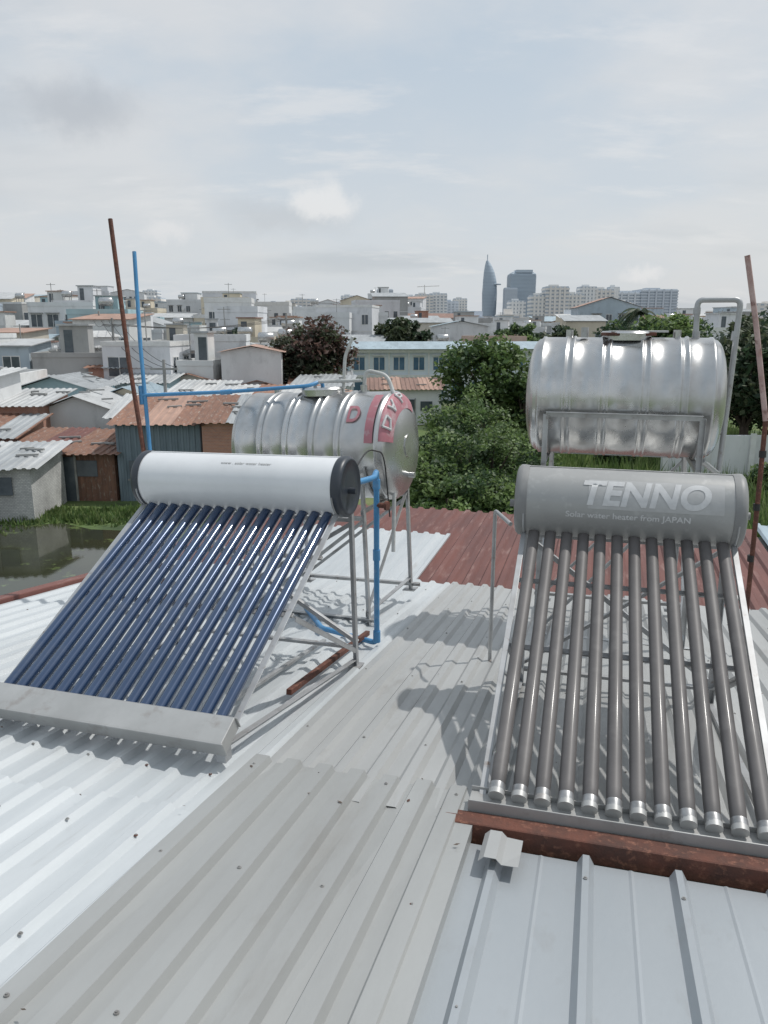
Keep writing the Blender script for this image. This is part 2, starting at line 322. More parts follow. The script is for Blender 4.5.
mb.build('walls',[M_conc],house,WM)
mb=MB(); mb.bar((-1.70,4.02,.075),(-1.66,5.55,.075),.035,.035); mb.bar((-1.98,3.75,.05),(-1.93,5.3,.05),.03,.02,1)
mb.build('rusty_bar',[M_rust,M_frame],None,ROOF,bev=.003)
# ---------------------------------------------------------------- solar heaters
def heater(name,origin,rot,nt_,sp,Ly,Lz,r_tank,ovl,ovr,tankm,capm,tubem,tilt=0,coff=(.06,.17),tr=.029,roofdrop=.15,roofslope=.14,silver=False):
    M=Matrix.Translation(origin)@Matrix.Rotation(math.radians(-rot),4,'Z')@Matrix.Rotation(-tilt,4,'Y')
    e=empty(name,M); W=(nt_-1)*sp
    ln=math.hypot(Ly,Lz); d=Vector((0,Ly,Lz))/ln
    cy,cz=Ly+coff[0],Lz+coff[1]
    mb=MB(); rg=random.Random(nt_)
    for i in range(nt_):
        x=i*sp; j=Vector((rg.uniform(-.002,.002),0,rg.uniform(-.002,.002)))
        p0=Vector((x,0,0))+j; p1=Vector((x,Ly,Lz))+d*.10
        mb.tube([p0+d*.03,p0+d*.05,p0+d*.10,p1],[tr*.7,tr*.95,tr,tr],0,20)
        if silver: 
            mb.tube([p0-d*.005,p0+d*.02,p0+d*.045],[tr*.9,tr*1.03,tr*1.03],1,20)
        q=Vector((x,Ly,Lz)); mb.tube([q-d*.03,q-d*.0],[tr*1.16,tr*1.22],2,16)
    mb.build('vacuum_tubes',[tubem,M_silver,M_rubber],e)
    x0,x1=-ovl,W+ovr; mb=MB()
    prof=[(x0,r_tank),(x0+.02,r_tank),((x0+x1)/2,r_tank),(x1-.02,r_tank),(x1,r_tank)]
    mb.lathe((0,cy,cz),(1,0,0),prof,0,72)
    mb.build('tank_shell',[tankm],e)
    mb=MB()
    for s,xx in ((-1,x0),(1,x1)):
        pr=[(0-.03*s,r_tank+.004),(0,r_tank+.008),(.02*s,r_tank+.007),(.035*s,r_tank*.965),(.04*s,r_tank*.9),(.028*s,r_tank*.86),(.03*s,r_tank*.5),(.03*s,.001)]
        mb.lathe((xx,cy,cz),(1,0,0),pr,0,64)
        mb.tube([(xx+.02*s,cy-.02,cz-.02),(xx+.08*s,cy-.02,cz-.02)],.022,0,12)
    mb.build('end_caps',[capm],e)
    mb=MB(); mb.bar((x0+.01,cy+.0,cz+r_tank+.002),(x1-.01,cy,cz+r_tank+.002),.02,.004); mb.build('tank_seam',[tankm],e)
    mb=MB(); xl,xr=-.062,W+.062; n=Vector((0,-d.z,d.y))
    def pt(x,t,o=0): return Vector((x,0,0))+d*t+n*o
    for x in (xl,xr):
        mb.angle(pt(x,-.04,-.055),(x,cy-.05,cz-r_tank*.75),.030 if silver else .036,0,up=n)
        gy=cy+.12; zf=-roofdrop-roofslope*gy
        mb.angle((x,gy,zf),(x,gy,cz+.02),.04)
        my=Ly*.52
        mb.angle((x,gy-.02,zf+.12),(x,my,Lz*.52-.10),.034)
        mb.angle((x,-.02,-.06),(x,gy,zf+.03),.036)
        mb.box((x-.05,gy-.05,zf-.0),(x+.05,gy+.05,zf+.008))
        mb.box((x-.025,-.04,-roofdrop+.03),(x+.025,.02,-.05)) 
    gy=cy+.12; zf=-roofdrop-roofslope*gy
    mb.angle((xl,gy+.025,zf+.12),(xr,gy+.025,zf+.12),.035); mb.angle((xl,gy+.03,cz-.26),(xr,gy+.03,cz-.26),.035)
    mb.angle((xl,gy+.045,zf+.15),(xr,gy+.045,cz-.28),.03); mb.angle((xr,gy+.06,zf+.15),(xl,gy+.06,cz-.28),.03)
    q=pt(0,ln*.5,-.075); mb.bar((xl,q.y,q.z),(xr,q.y,q.z),.03,.012,0,up=n)
    q=pt(0,ln*.78,-.075); mb.bar((xl,q.y,q.z),(xr,q.y,q.z),.03,.012,0,up=n)
    for x in (xl,xr):
        pts=[(x,cy+math.cos(a)*(r_tank+.006),cz+math.sin(a)*(r_tank+.006)) for a in [math.radians(k) for k in range(190,351,10)]]
        mb.tube(pts,.007,0,6)
    mb.build('support_frame',[M_galv],e,bev=.0015)
    mb=MB()
    if silver:
        mb.box((xl-.05,-.045,-.062),(xr+.07,.050,-.030)); mb.box((xl-.05,-.052,-.07),(xr+.07,-.0455,-.012)); mb.box((xl-.05,.0505,-.06),(xr+.07,.056,-.01))
        for i in range(nt_): 
            p=Vector((i*sp,0,0)); mb.tube([p-d*.01,p+d*.015],[.034,.034],0,14)
    else:
        T=Matrix.Rotation(math.atan2(Lz,Ly),4,'X')
        mb.box((xl-.02,-.065,-.045),(xr+.03,.085,.036),0,T); mb.box((xl-.03,-.075,-.050),(xr+.04,-.066,.042),0,T)
        mb.box((xl-.03,.0855,-.04),(xr+.04,.092,.032),0,T)
    mb.build('bottom_rail',[M_railm],e,bev=.004)
    return e,M,(x0,x1,cy,cz,W)
HL,ML,iL=heater('solar_water_heater',(-2.07,3.82,-1.95),18.6,16,.0875,1.57,.76,.190,.075,.085,M_tankw,M_capdk,M_tubeb,tilt=.025,coff=(.06,.140),tr=.030)
HR,MR,iR=heater('solar_water_heater',(.475,2.93,-1.93),15.0,12,.0955,1.70,.74,.208,.08,.065,M_tankg,M_capgr,M_tubeg,silver=True,coff=(.07,.15),tr=.033)
def cylpatch(name,x0,x1,a0,a1,r,mt,ph,nx=6,na=12):
    mb=MB(); vs=[];fs=[]
    for i in range(nx+1):
        for j in range(na+1):
            x=x0+(x1-x0)*i/nx; a=math.radians(a0+(a1-a0)*j/na); vs.append((x,-math.cos(a)*r,math.sin(a)*r))
    for i in range(nx):
        for j in range(na): a=i*(na+1)+j; fs.append((a,a+na+1,a+na+2,a+1))
    mb.add(vs,fs,0,True); return mb.build(name,[mt],ph)
ph=empty('tank_lettering'); ph.parent=HR; ph.matrix_local=Matrix.Translation((0,iR[2],iR[3]))
cylpatch('lettering_panel',.30,1.03,4,54,.2092,M_labelp,ph)
text_on_cyl('lettering_big','TENNO',.20,.208,.60,math.radians(28),M_labelw,ph,1.0,extr=.0035,shear=.2,fat=.035)
text_on_cyl('lettering_small','Solar water heater from JAPAN',.048,.208,.52,math.radians(-7),M_labelw,ph,1.1)
ph=empty('tank_lettering'); ph.parent=HL; ph.matrix_local=Matrix.Translation((0,iL[2],iL[3]))
text_on_cyl('lettering_small','www . solar water heater',.032,.190,.75,math.radians(52),M_capgr,ph,1.1,fat=0)
mb=MB()
mb.box((-.20,-.150,-.135),(1.80,-.060,-.060)); mb.box((-.20,-.157,-.145),(1.80,-.1505,-.052)); mb.box((-.20,-.150,-.0595),(1.80,-.10,-.053))
mb.build('base_beam',[M_rust,M_railm],HR,bev=.003)
mb=MB(); mb.tube(bend([(.83,4.95,-1.27),(.77,5.25,-1.25),(.77,5.28,-2.39),(.86,4.9,-2.32)],.03),.014,0,10); mb.build('support_post',[M_frame])
# ---------------------------------------------------------------- stainless tanks
def steel_tank(name,center,rot,Ltot,r,rings,tilt=0,legs=1.0,xl=.55,upper=.25):
    M=Matrix.Translation(center)@Matrix.Rotation(math.radians(-rot),4,'Z')@Matrix.Rotation(-tilt,4,'Y')
    e=empty(name,M); h=Ltot/2; dome=.13; b=h-dome
    prof=[(-h,.001)]
    for k in range(1,9):
        a=k/8*math.pi/2; prof.append((-b-.025-(dome-.025)*math.cos(a),r*math.sin(a)**.75*.975))
    prof+=[(-b-.02,r*.985),(-b-.012,r*1.012),(-b+.008,r*1.012),(-b+.014,r)]
    for x in rings:
        for dx,dr in ((-.016,0),(-.009,.010),(0,.013),(.009,.010),(.016,0)): prof.append((x+dx,r+dr))
    prof+=[(b-.014,r),(b-.008,r*1.012),(b+.012,r*1.012),(b+.02,r*.985)]
    for k in range(8,0,-1):
        a=k/8*math.pi/2; prof.append((b+.025+(dome-.025)*math.cos(a),r*math.sin(a)**.75*.975))
    prof.append((h,.001))
    mb=MB(); mb.lathe((0,0,0),(1,0,0),prof,0,96)
    mb.tube([(h-.02,0,-r*.55),(h+.05,0,-r*.55)],.025,0,14)
    mb.tube([(h-.06,0,.0),(h+.006,0,0)],.10,0,28); 
    mb.tube([(0,0,r-.02),(0,0,r+.035)],.19,0,36); mb.tube([(0,0,r+.035),(0,0,r+.05)],[.205,.19],0,36)
    mb.tube([(-b*.7,0,r-.02),(-b*.7,0,r+.06)],.03,0,14); mb.tube([(b*.6,0,r-.02),(b*.6,0,r+.06)],.03,0,14)
    mb.build('tank_body',[M_steel],e)
    mb=MB(); yw=r*.86
    zt=-r*upper
    for x in (-xl,xl):
        for y in (-yw-.12,yw+.12):
            mb.angle((x,y,-r-legs),(x,y,zt),.042)
            mb.box((x-.06,y-.06,-r-legs-.002),(x+.06,y+.06,-r-legs+.006))
        mb.angle((x,-yw-.12,-r-.03),(x,yw+.12,-r-.03),.042); mb.angle((x,-yw-.12,-r-legs+.1),(x,yw+.12,-r-legs+.1),.042)
        pts=[(x,math.cos(a)*(r+.012),math.sin(a)*(r+.012)) for a in [math.radians(k) for k in range(195,346,10)]]
        mb.tube(pts,.012,0,6)
        mb.angle((x,-yw-.12,-r-legs+.12),(x,yw+.12,-r-.05),.03)
    for y in (-yw-.12,yw+.12):
        mb.angle((-xl,y-.003,zt),(xl,y-.003,zt),.042); mb.angle((-xl,y-.003,-r-.08),(xl,y-.003,-r-.08),.042); mb.angle((-xl-.1,y-.003,-r-legs+.05),(xl+.1,y-.003,-r-legs+.05),.042)
        mb.angle((-xl,y-.03,-r-legs+.08),(xl,y-.03,-r-.1),.03)
    mb.build('stand_frame',[M_frame],e,bev=.0015)
    return e,M
T1,MT1=steel_tank('water_tank',(-.52,6.98,-1.05),22,1.58,.465,[-.44,-.38,-.19,-.13,.06,.12,.30,.36],tilt=.045,legs=1.02,xl=.56,upper=.55)
T2,MT2=steel_tank('water_tank',(1.96,6.46,-.575),15.5,1.54,.475,[-.46,-.40,-.18,-.12,.12,.18,.40,.46],legs=1.52,xl=.575,upper=.22)
ph=empty('tank_label'); ph.parent=T1
cylpatch('label_patch',.575,.648,10,70,.4795,M_labelr,ph)
mb=MB(); vs=[];fs=[]
b=.66;dome=.13
ks=[3.4,3.9,4.4,4.9,5.4,5.8,6.2,6.6,7,7.5,7.9]
for kk in ks:
    aa=kk/8*math.pi/2; xx=b+.025+(dome-.025)*math.cos(aa)+.005; rr=.465*math.sin(aa)**.75*.975+.003
    for j in range(25):
        a=math.radians(12+112*j/24); vs.append((xx,-math.cos(a)*rr,math.sin(a)*rr))
for i in range(len(ks)-1):
    for j in range(24): a=i*25+j; fs.append((a,a+25,a+26,a+1))
mb.add(vs,fs,0,True); mb.build('label_crescent',[M_labelr],ph)
# pale strokes of the lettering on the end label
mb=MB()
def domept(kk,adeg):
    aa=kk/8*math.pi/2; rr=.465*math.sin(aa)**.75*.975+.006; a=math.radians(adeg); return Vector((b+.025+(dome-.025)*math.cos(aa)+.009,-math.cos(a)*rr,math.sin(a)*rr))
for pts in ([(4.4,28),(6.8,28)],[(4.4,28),(4.9,40),(6.2,42),(6.8,28)],[(4.4,58),(6.8,54)],[(4.4,58),(6.8,66)],[(5.4,56),(5.6,62)],[(4.4,84),(6.8,78)],[(6.8,78),(6.6,90),(5.6,90),(5.5,82)]):
    for p,q in zip(pts[:-1],pts[1:]):
        mb.tube([domept(p[0]+(q[0]-p[0])*t/5,p[1]+(q[1]-p[1])*t/5) for t in range(6)],.011,0,6)
mb.build('label_lettering',[M_labelw],ph)
text_on_cyl('lettering_big','D',.22,.465,.45,math.radians(40),M_labelr,ph,.75,.016)
# ---------------------------------------------------------------- poles and pipes
mb=MB(); mb.tube([(-2.45,7.4,.92),(-2.30,7.15,-.3),(-2.13,6.9,-1.27),(-1.94,6.60,-2.60)],.020,0,12); mb.build('rusty_pole',[M_rust])
mb=MB(); mb.tube([(-2.25,7.38,.64),(-2.20,7.2,-.2),(-2.11,6.97,-1.14),(-1.98,6.63,-2.56)],.018,0,12)
mb.tube(bend([(-2.19,7.10,-.62),(-1.4,6.98,-.58),(-.65,6.9,-.52),(-.55,7.0,-.48),(-.54,7.02,-.58)],.06),.017,0,12)
mb.tube([(-2.20,7.13,-.54),(-2.185,7.09,-.70)],.025,0,12)
mb.tube([(-1.45,6.99,-.585),(-1.35,6.975,-.577)],.023,0,12)
mb.build('blue_water_pipe',[M_blue])
mb=MB()
mb.tube(bend([(-.33,4.94,-1.03),(-.07,5.3,-1.03),(-.055,5.55,-1.03),(-.055,5.55,-2.36),(-.5,5.9,-2.38),(-.7,6.6,-2.47)],.05),.021,0,14)
for a,b_ in ((-1.62,-1.70),(-1.09,-1.16),(-2.26,-2.35)): mb.tube([(-.055,5.55,a),(-.055,5.55,b_)],.028,0,14)
mb.tube([(-.055,5.55,-1.28),(.01,5.53,-1.28)],.02,1,10); mb.tube([(.01,5.53,-1.28),(.03,5.52,-1.28)],.035,1,10)
mb.build('blue_drain_pipe',[M_blue,M_rust])
mb=MB()
mb.tube(bend([(-.18,6.86,-.62),(-.16,6.86,-.38),(.03,6.75,-.42),(.10,6.66,-.62),(.08,6.45,-1.9)],.07),.017,0,12)
mb.tube(bend([(-.36,6.93,-.60),(-.34,6.93,-.27),(-.27,6.9,-.10)],.04),.015,0,12)
mb.tube(bend([(-.62,6.97,-.58),(-.60,6.97,-.49),(-.2,6.86,-.47)],.04),.015,0,12)
mb.build('white_vent_pipe',[M_pvcw])
mb=MB()
mb.tube(bend([(2.47,6.33,-.16),(2.47,6.36,.19),(2.77,6.27,.19),(2.71,6.22,-1.18),(2.52,6.1,-1.05)],.05),.022,0,12)
mb.tube([(2.47,6.33,-.11),(2.47,6.33,-.05)],.029,0,12); mb.tube([(2.47,6.355,.08),(2.47,6.36,.13)],.028,0,12)
mb.tube([(2.755,6.27,-.05),(2.75,6.27,-.12)],.028,0,12)
mb.build('overflow_pipe',[M_galv])
mb=MB(); mb.tube([(2.53,5.7,.47),(2.64,5.69,0),(2.78,5.68,-.68)],.019,0,12); mb.tube([(2.78,5.68,-.66),(2.79,5.68,-1.3),(2.80,5.67,-2.58)],.018,1,12)
for z in (-.9,-1.3,-1.7): mb.tube([(2.785,5.68,z),(2.787,5.68,z-.05)],.025,2,10)
mb.build('rusty_pole',[M_pink,M_rust,M_cable])
mb=MB(); mb.tube([(1.62,6.45,-.1),(1.62,6.45,-.02)],.03,0,12); mb.box((1.75,6.3,-.085),(2.15,6.45,-.06),1); mb.box((1.80,6.32,-.06),(2.25,6.42,-.045),0); mb.build('float_valve_lid',[M_frame,M_rust],bev=.004)
mb=MB(); mb.tube(bend([(-.22,5.02,-.97),(-.12,5.5,-.86),(.0,6.2,-1.0),(.05,6.5,-1.6)],.2,8),.006,0,8); mb.build('power_cable',[M_cable])
# ---------------------------------------------------------------- ground / water
def groundmat():
    m=bpy.data.materials.new('ground_soil'); m.use_nodes=True; N=m.node_tree.nodes; L=m.node_tree.links; b=N['Principled BSDF']; b.inputs['Roughness'].default_value=.95
    tc=N.new('ShaderNodeTexCoord')
    def n(s):
        x=N.new('ShaderNodeTexNoise'); x.inputs['Scale'].default_value=s; x.inputs['Detail'].default_value=7; L.new(tc.outputs['Object'],x.inputs['Vector']); return x.outputs[0]
    def rp(f,pts):
        r=N.new('ShaderNodeValToRGB'); L.new(f,r.inputs[0]); e=r.color_ramp.elements
        e[0].position,e[0].color=pts[0][0],(*pts[0][1],1); e[1].position,e[1].color=pts[-1][0],(*pts[-1][1],1)
        for p,c in pts[1:-1]: q=e.new(p); q.color=(*c,1)
        return r.outputs[0]
    g=rp(n(.5),[(.32,(.045,.07,.028)),(.5,(.10,.15,.045)),(.68,(.17,.19,.08))])
    f=rp(n(.05),[(.4,(.15,.15,.14)),(.6,(.20,.195,.18))])
    sx=N.new('ShaderNodeSeparateXYZ'); L.new(tc.outputs['Object'],sx.inputs[0])
    r=N.new('ShaderNodeMapRange'); r.inputs[1].default_value=70; r.inputs[2].default_value=95; L.new(sx.outputs[1],r.inputs[0])
    mx_=N.new('ShaderNodeMix'); mx_.data_type='RGBA'; L.new(r.outputs[0],mx_.inputs[0]); L.new(g,mx_.inputs[6]); L.new(f,mx_.inputs[7]); L.new(mx_.outputs[2],b.inputs['Base Color'])
    return m
mb=MB(); mb.add([(-9000,-3000,GZ),(9000,-3000,GZ),(9000,15000,GZ),(-9000,15000,GZ)],[(0,1,2,3)]); mb.build('ground',[groundmat()])
mw=mat('pond_water',(.030,.032,.020),(.042,.046,.026),scale=.4,rough=.05,bump=.05,bscale=2.5,c3=(.10,.13,.05),s3=1.1,lo3=.60,hi3=.66)
pts=[];rg=random.Random(5)
for k in range(48):
    a=2*math.pi*k/48; pts.append((-17.5+13.5*math.cos(a)*(1+rg.uniform(-.04,.04)),22.6+6.9*math.sin(a)*(1+rg.uniform(-.06,.06)),GZ+.02))
mb=MB(); mb.add(pts,[tuple(range(48))]); mb.build('pond',[mw])
# ---------------------------------------------------------------- foliage
def leaves_mesh(name,P_,size,mi,mats,trunk=None,aspect=.55):
    n=len(P_); a=np.random.normal(size=(n,3)); a[:,2]=np.abs(a[:,2])+.5; a/=np.linalg.norm(a,axis=1)[:,None]
    t=np.random.normal(size=(n,3)); u=np.cross(a,t); u/=np.linalg.norm(u,axis=1)[:,None]; v=np.cross(a,u)
    s=(size*np.random.uniform(.6,1.4,n))[:,None]
    V=np.concatenate([P_-u*s,P_+v*s*aspect,P_+u*s,P_-v*s*aspect]).reshape(4,n,3).transpose(1,0,2).reshape(-1,3)
    mb=MB(); F=(np.arange(n)[:,None]*4+np.arange(4)[None,:])
    mb.v=[tuple(x) for x in V.tolist()]; mb.f=[tuple(x) for x in F.tolist()]; mb.m=list(mi); mb.s=[False]*n
    if trunk: trunk(mb,len(mats)-1)
    return mb.build(name,mats)
def tree(name,x,y,ztop,zbot,rx,n=5200,leaf=.16,mats=LG,nclump=34,trunk=True,seed=0):
    rg=np.random.RandomState(seed+11); rz=(ztop-zbot)/2; c0=np.array([x,y,(ztop+zbot)/2])
    d=rg.normal(size=(nclump,3)); d/=np.linalg.norm(d,axis=1)[:,None]; rad=rg.uniform(.25,.95,nclump)**.6
    cl=d*rad[:,None]*np.array([rx,rx,rz])*.85; cs=rg.uniform(.13,.30,nclump)*min(rx,rz*1.2)
    idx=rg.choice(nclump,n,p=(cs**2)/np.sum(cs**2)); dd=rg.normal(size=(n,3)); dd/=np.linalg.norm(dd,axis=1)[:,None]
    dd*= (rg.uniform(0,1,n)**.45)[:,None]*1.3
    P_=c0+cl[idx]+dd*cs[idx][:,None]*np.array([1.15,1.15,.8])
    cm=rg.randint(0,3,nclump); mi=cm[idx]; rnd=rg.uniform(size=n)<.25; mi=np.where(rnd,rg.randint(0,3,n),mi)
    def tk(mb,k):
        if not trunk: return
        mb.tube([(x+.15,y,GZ-.1),(x,y,(GZ+c0[2])/2),(x-.05,y,c0[2]+rz*.3)],[rx*.075,rx*.055,rx*.025],k,8)
        for i in range(0,nclump,2):
            e=c0+cl[i]; s0=np.array([x,y,max(GZ+1.0,c0[2]-rz*.75+.3*(i%5)*rz/4)]); m_=(s0+e)/2+np.array([0,0,.1*rz])
            mb.tube([tuple(s0),tuple(m_),tuple(e)],[rx*.035,rx*.02,rx*.008],k,5)
    return leaves_mesh(name,P_,leaf,mi.tolist(),mats+[M_bark],tk)
tree('shade_tree',-5.6,60,1.2,-5.4,3.6,n=7500,leaf=.19,mats=LR,nclump=50,seed=1)
tree('shade_tree',6.1,46,-.2,-6.0,3.0,n=8000,leaf=.16,mats=LG,nclump=44,seed=2)
tree('shade_tree',7.9,44,-1.8,-6.4,2.2,n=5000,leaf=.15,mats=LG,nclump=34,seed=22)
tree('shade_tree',2.1,100,1.0,-4,4.0,n=3500,leaf=.32,mats=LD,seed=3)
tree('shade_tree',19,112,.6,-5,4.6,n=3500,leaf=.34,mats=LG,seed=4)
tree('shade_tree',25,114,.5,-5,4.6,n=3000,leaf=.34,mats=LD,seed=14)
tree('shade_tree',18.5,40,.9,-6.0,4.0,n=9000,leaf=.18,mats=LD,nclump=46,seed=5)
tree('shade_tree',24,47,1.1,-5.5,4.5,n=8000,leaf=.2,mats=LD,nclump=46,seed=6)
tree('shade_tree',15.8,52,.2,-6,3.0,n=6000,leaf=.18,mats=LD,nclump=36,seed=16)
tree('shade_tree',21.5,60,1.4,-5,4.2,n=6000,leaf=.22,mats=LG,nclump=40,seed=26)
tree('shade_tree',-29,120,-.2,-5,3.5,n=2600,leaf=.32,mats=LD,seed=7)
tree('shade_tree',-43,105,-.6,-6,3.5,n=2600,leaf=.32,mats=LG,seed=8)
tree('shade_tree',-16,66,-2.2,-6,2.2,n=2500,leaf=.2,mats=LG,seed=18)
tree('shade_tree',-16.5,92,-.2,-5,2.6,n=2500,leaf=.25,mats=LD,seed=28)
tree('shade_tree',36,125,1.0,-5,5,n=3000,leaf=.34,mats=LG,seed=29)
def palm(x,y,zt,seed):
    rg=np.random.RandomState(seed); mb=MB(); mb.tube([(x,y,GZ),(x+.3,y,zt-3),(x+.1,y,zt-.9)],[.22,.16,.13],2,8)
    for i in range(28):
        a=rg.uniform(0,6.28); l=rg.uniform(1.6,2.3); up=rg.uniform(.1,1.1)
        for j in range(18):
            t=(j+1)/18; px=x+.1+math.cos(a)*l*t; py=y+math.sin(a)*l*t; pz=zt-.9+up*t*2-2.4*t*t
            for sgn in (-1,1):
                q=Vector((px,py,pz)); s=Vector((-math.sin(a),math.cos(a),0))*sgn; tip=q+s*.5*(1.1-t*.6)+Vector((math.cos(a)*.3,math.sin(a)*.3,-.35))
                w_=Vector((math.cos(a),math.sin(a),0))*.10; mb.add([q-w_,q+w_,tip],[(0,1,2)],rg.randint(0,2))
    mb.build('palm_tree',[LD[0],LD[2],M_bark])
palm(28.0,88,2.2,1); palm(30.6,90,1.4,2)
sh=[(1.7,27.5,-3.6,1.4),(2.9,29,-2.8,1.8),(4.2,30,-3.2,1.8),(5.5,32,-3.6,1.6),(2.2,25.6,-4.6,1.4),(3.6,26.6,-4.4,1.5),(5.1,28,-4.8,1.4),(1.0,30,-3.8,1.3),(6.6,35,-4.6,1.6),(3.2,33,-2.5,1.9),(4.9,38,-2.6,2.0)]
for i,(x,y,zt,rx) in enumerate(sh):
    tree('shrub',x,y,zt,GZ-.2,rx,n=4600,leaf=.09,mats=LG,nclump=34,seed=30+i)
for i,(x,y,zt,rx) in enumerate([(9.9,48,-5.2,1.6),(12.5,41,-5.4,1.5),(10.5,52,-4.6,2.0),(14,46,-4.8,1.8),(8.6,58,-4.2,2.0),(12.5,60,-4,2.2),(-7.0,24,-6.6,.9),(-14.0,16.5,-6.5,1.4),(-13.4,14.8,-6.6,1.2),(17,33,-5.4,1.6)]):
    tree('shrub',x,y,zt,GZ-.2,rx,n=2600,leaf=.11,mats=LG,nclump=22,seed=60+i)
def grass(name,regions,mats,size):
    vs=[];fs=[];mi=[];rg=np.random.RandomState(9)
    for (x0,x1,y0,y1,n,h) in regions:
        cx=rg.uniform(x0,x1,n//14); cy=rg.uniform(y0,y1,n//14); ci=rg.randint(0,len(cx),n); hh=rg.uniform(.5,1.3,len(cx))
        X=cx[ci]+rg.normal(size=n)*.28; Y=cy[ci]+rg.normal(size=n)*.28
        for x,y,k in zip(X,Y,ci):
            a=rg.uniform(0,6.28); H=h*hh[k]*rg.uniform(.6,1.2); w_=size*rg.uniform(.7,1.4); dx,dy=math.cos(a)*w_,math.sin(a)*w_; lx,ly=rg.normal(0,.25*H,2)
            o=len(vs); vs+= [(x-dx,y-dy,GZ),(x+dx,y+dy,GZ),(x+lx,y+ly,GZ+H)]; fs.append((o,o+1,o+2)); mi.append(int(k)%len(mats))
    mb=MB(); mb.v=vs;mb.f=fs;mb.m=mi;mb.s=[False]*len(fs); mb.build(name,mats)
MG=[leafmat('grass_a',(.15,.22,.07)),leafmat('grass_b',(.21,.27,.105)),leafmat('grass_c',(.09,.15,.045))]
grass('tall_grass',[(3.5,24,34,66,26000,1.1),(5,16,24,34,9000,1.1)],MG,.05)
grass('bank_grass',[(-26,-5,29.3,31.6,8000,.26),(-6.6,-4.5,19,29,3000,.3),(-17,-12,16.0,18.5,2000,.35),(-20,-14,27.6,28.6,500,.10)],MG,.06)
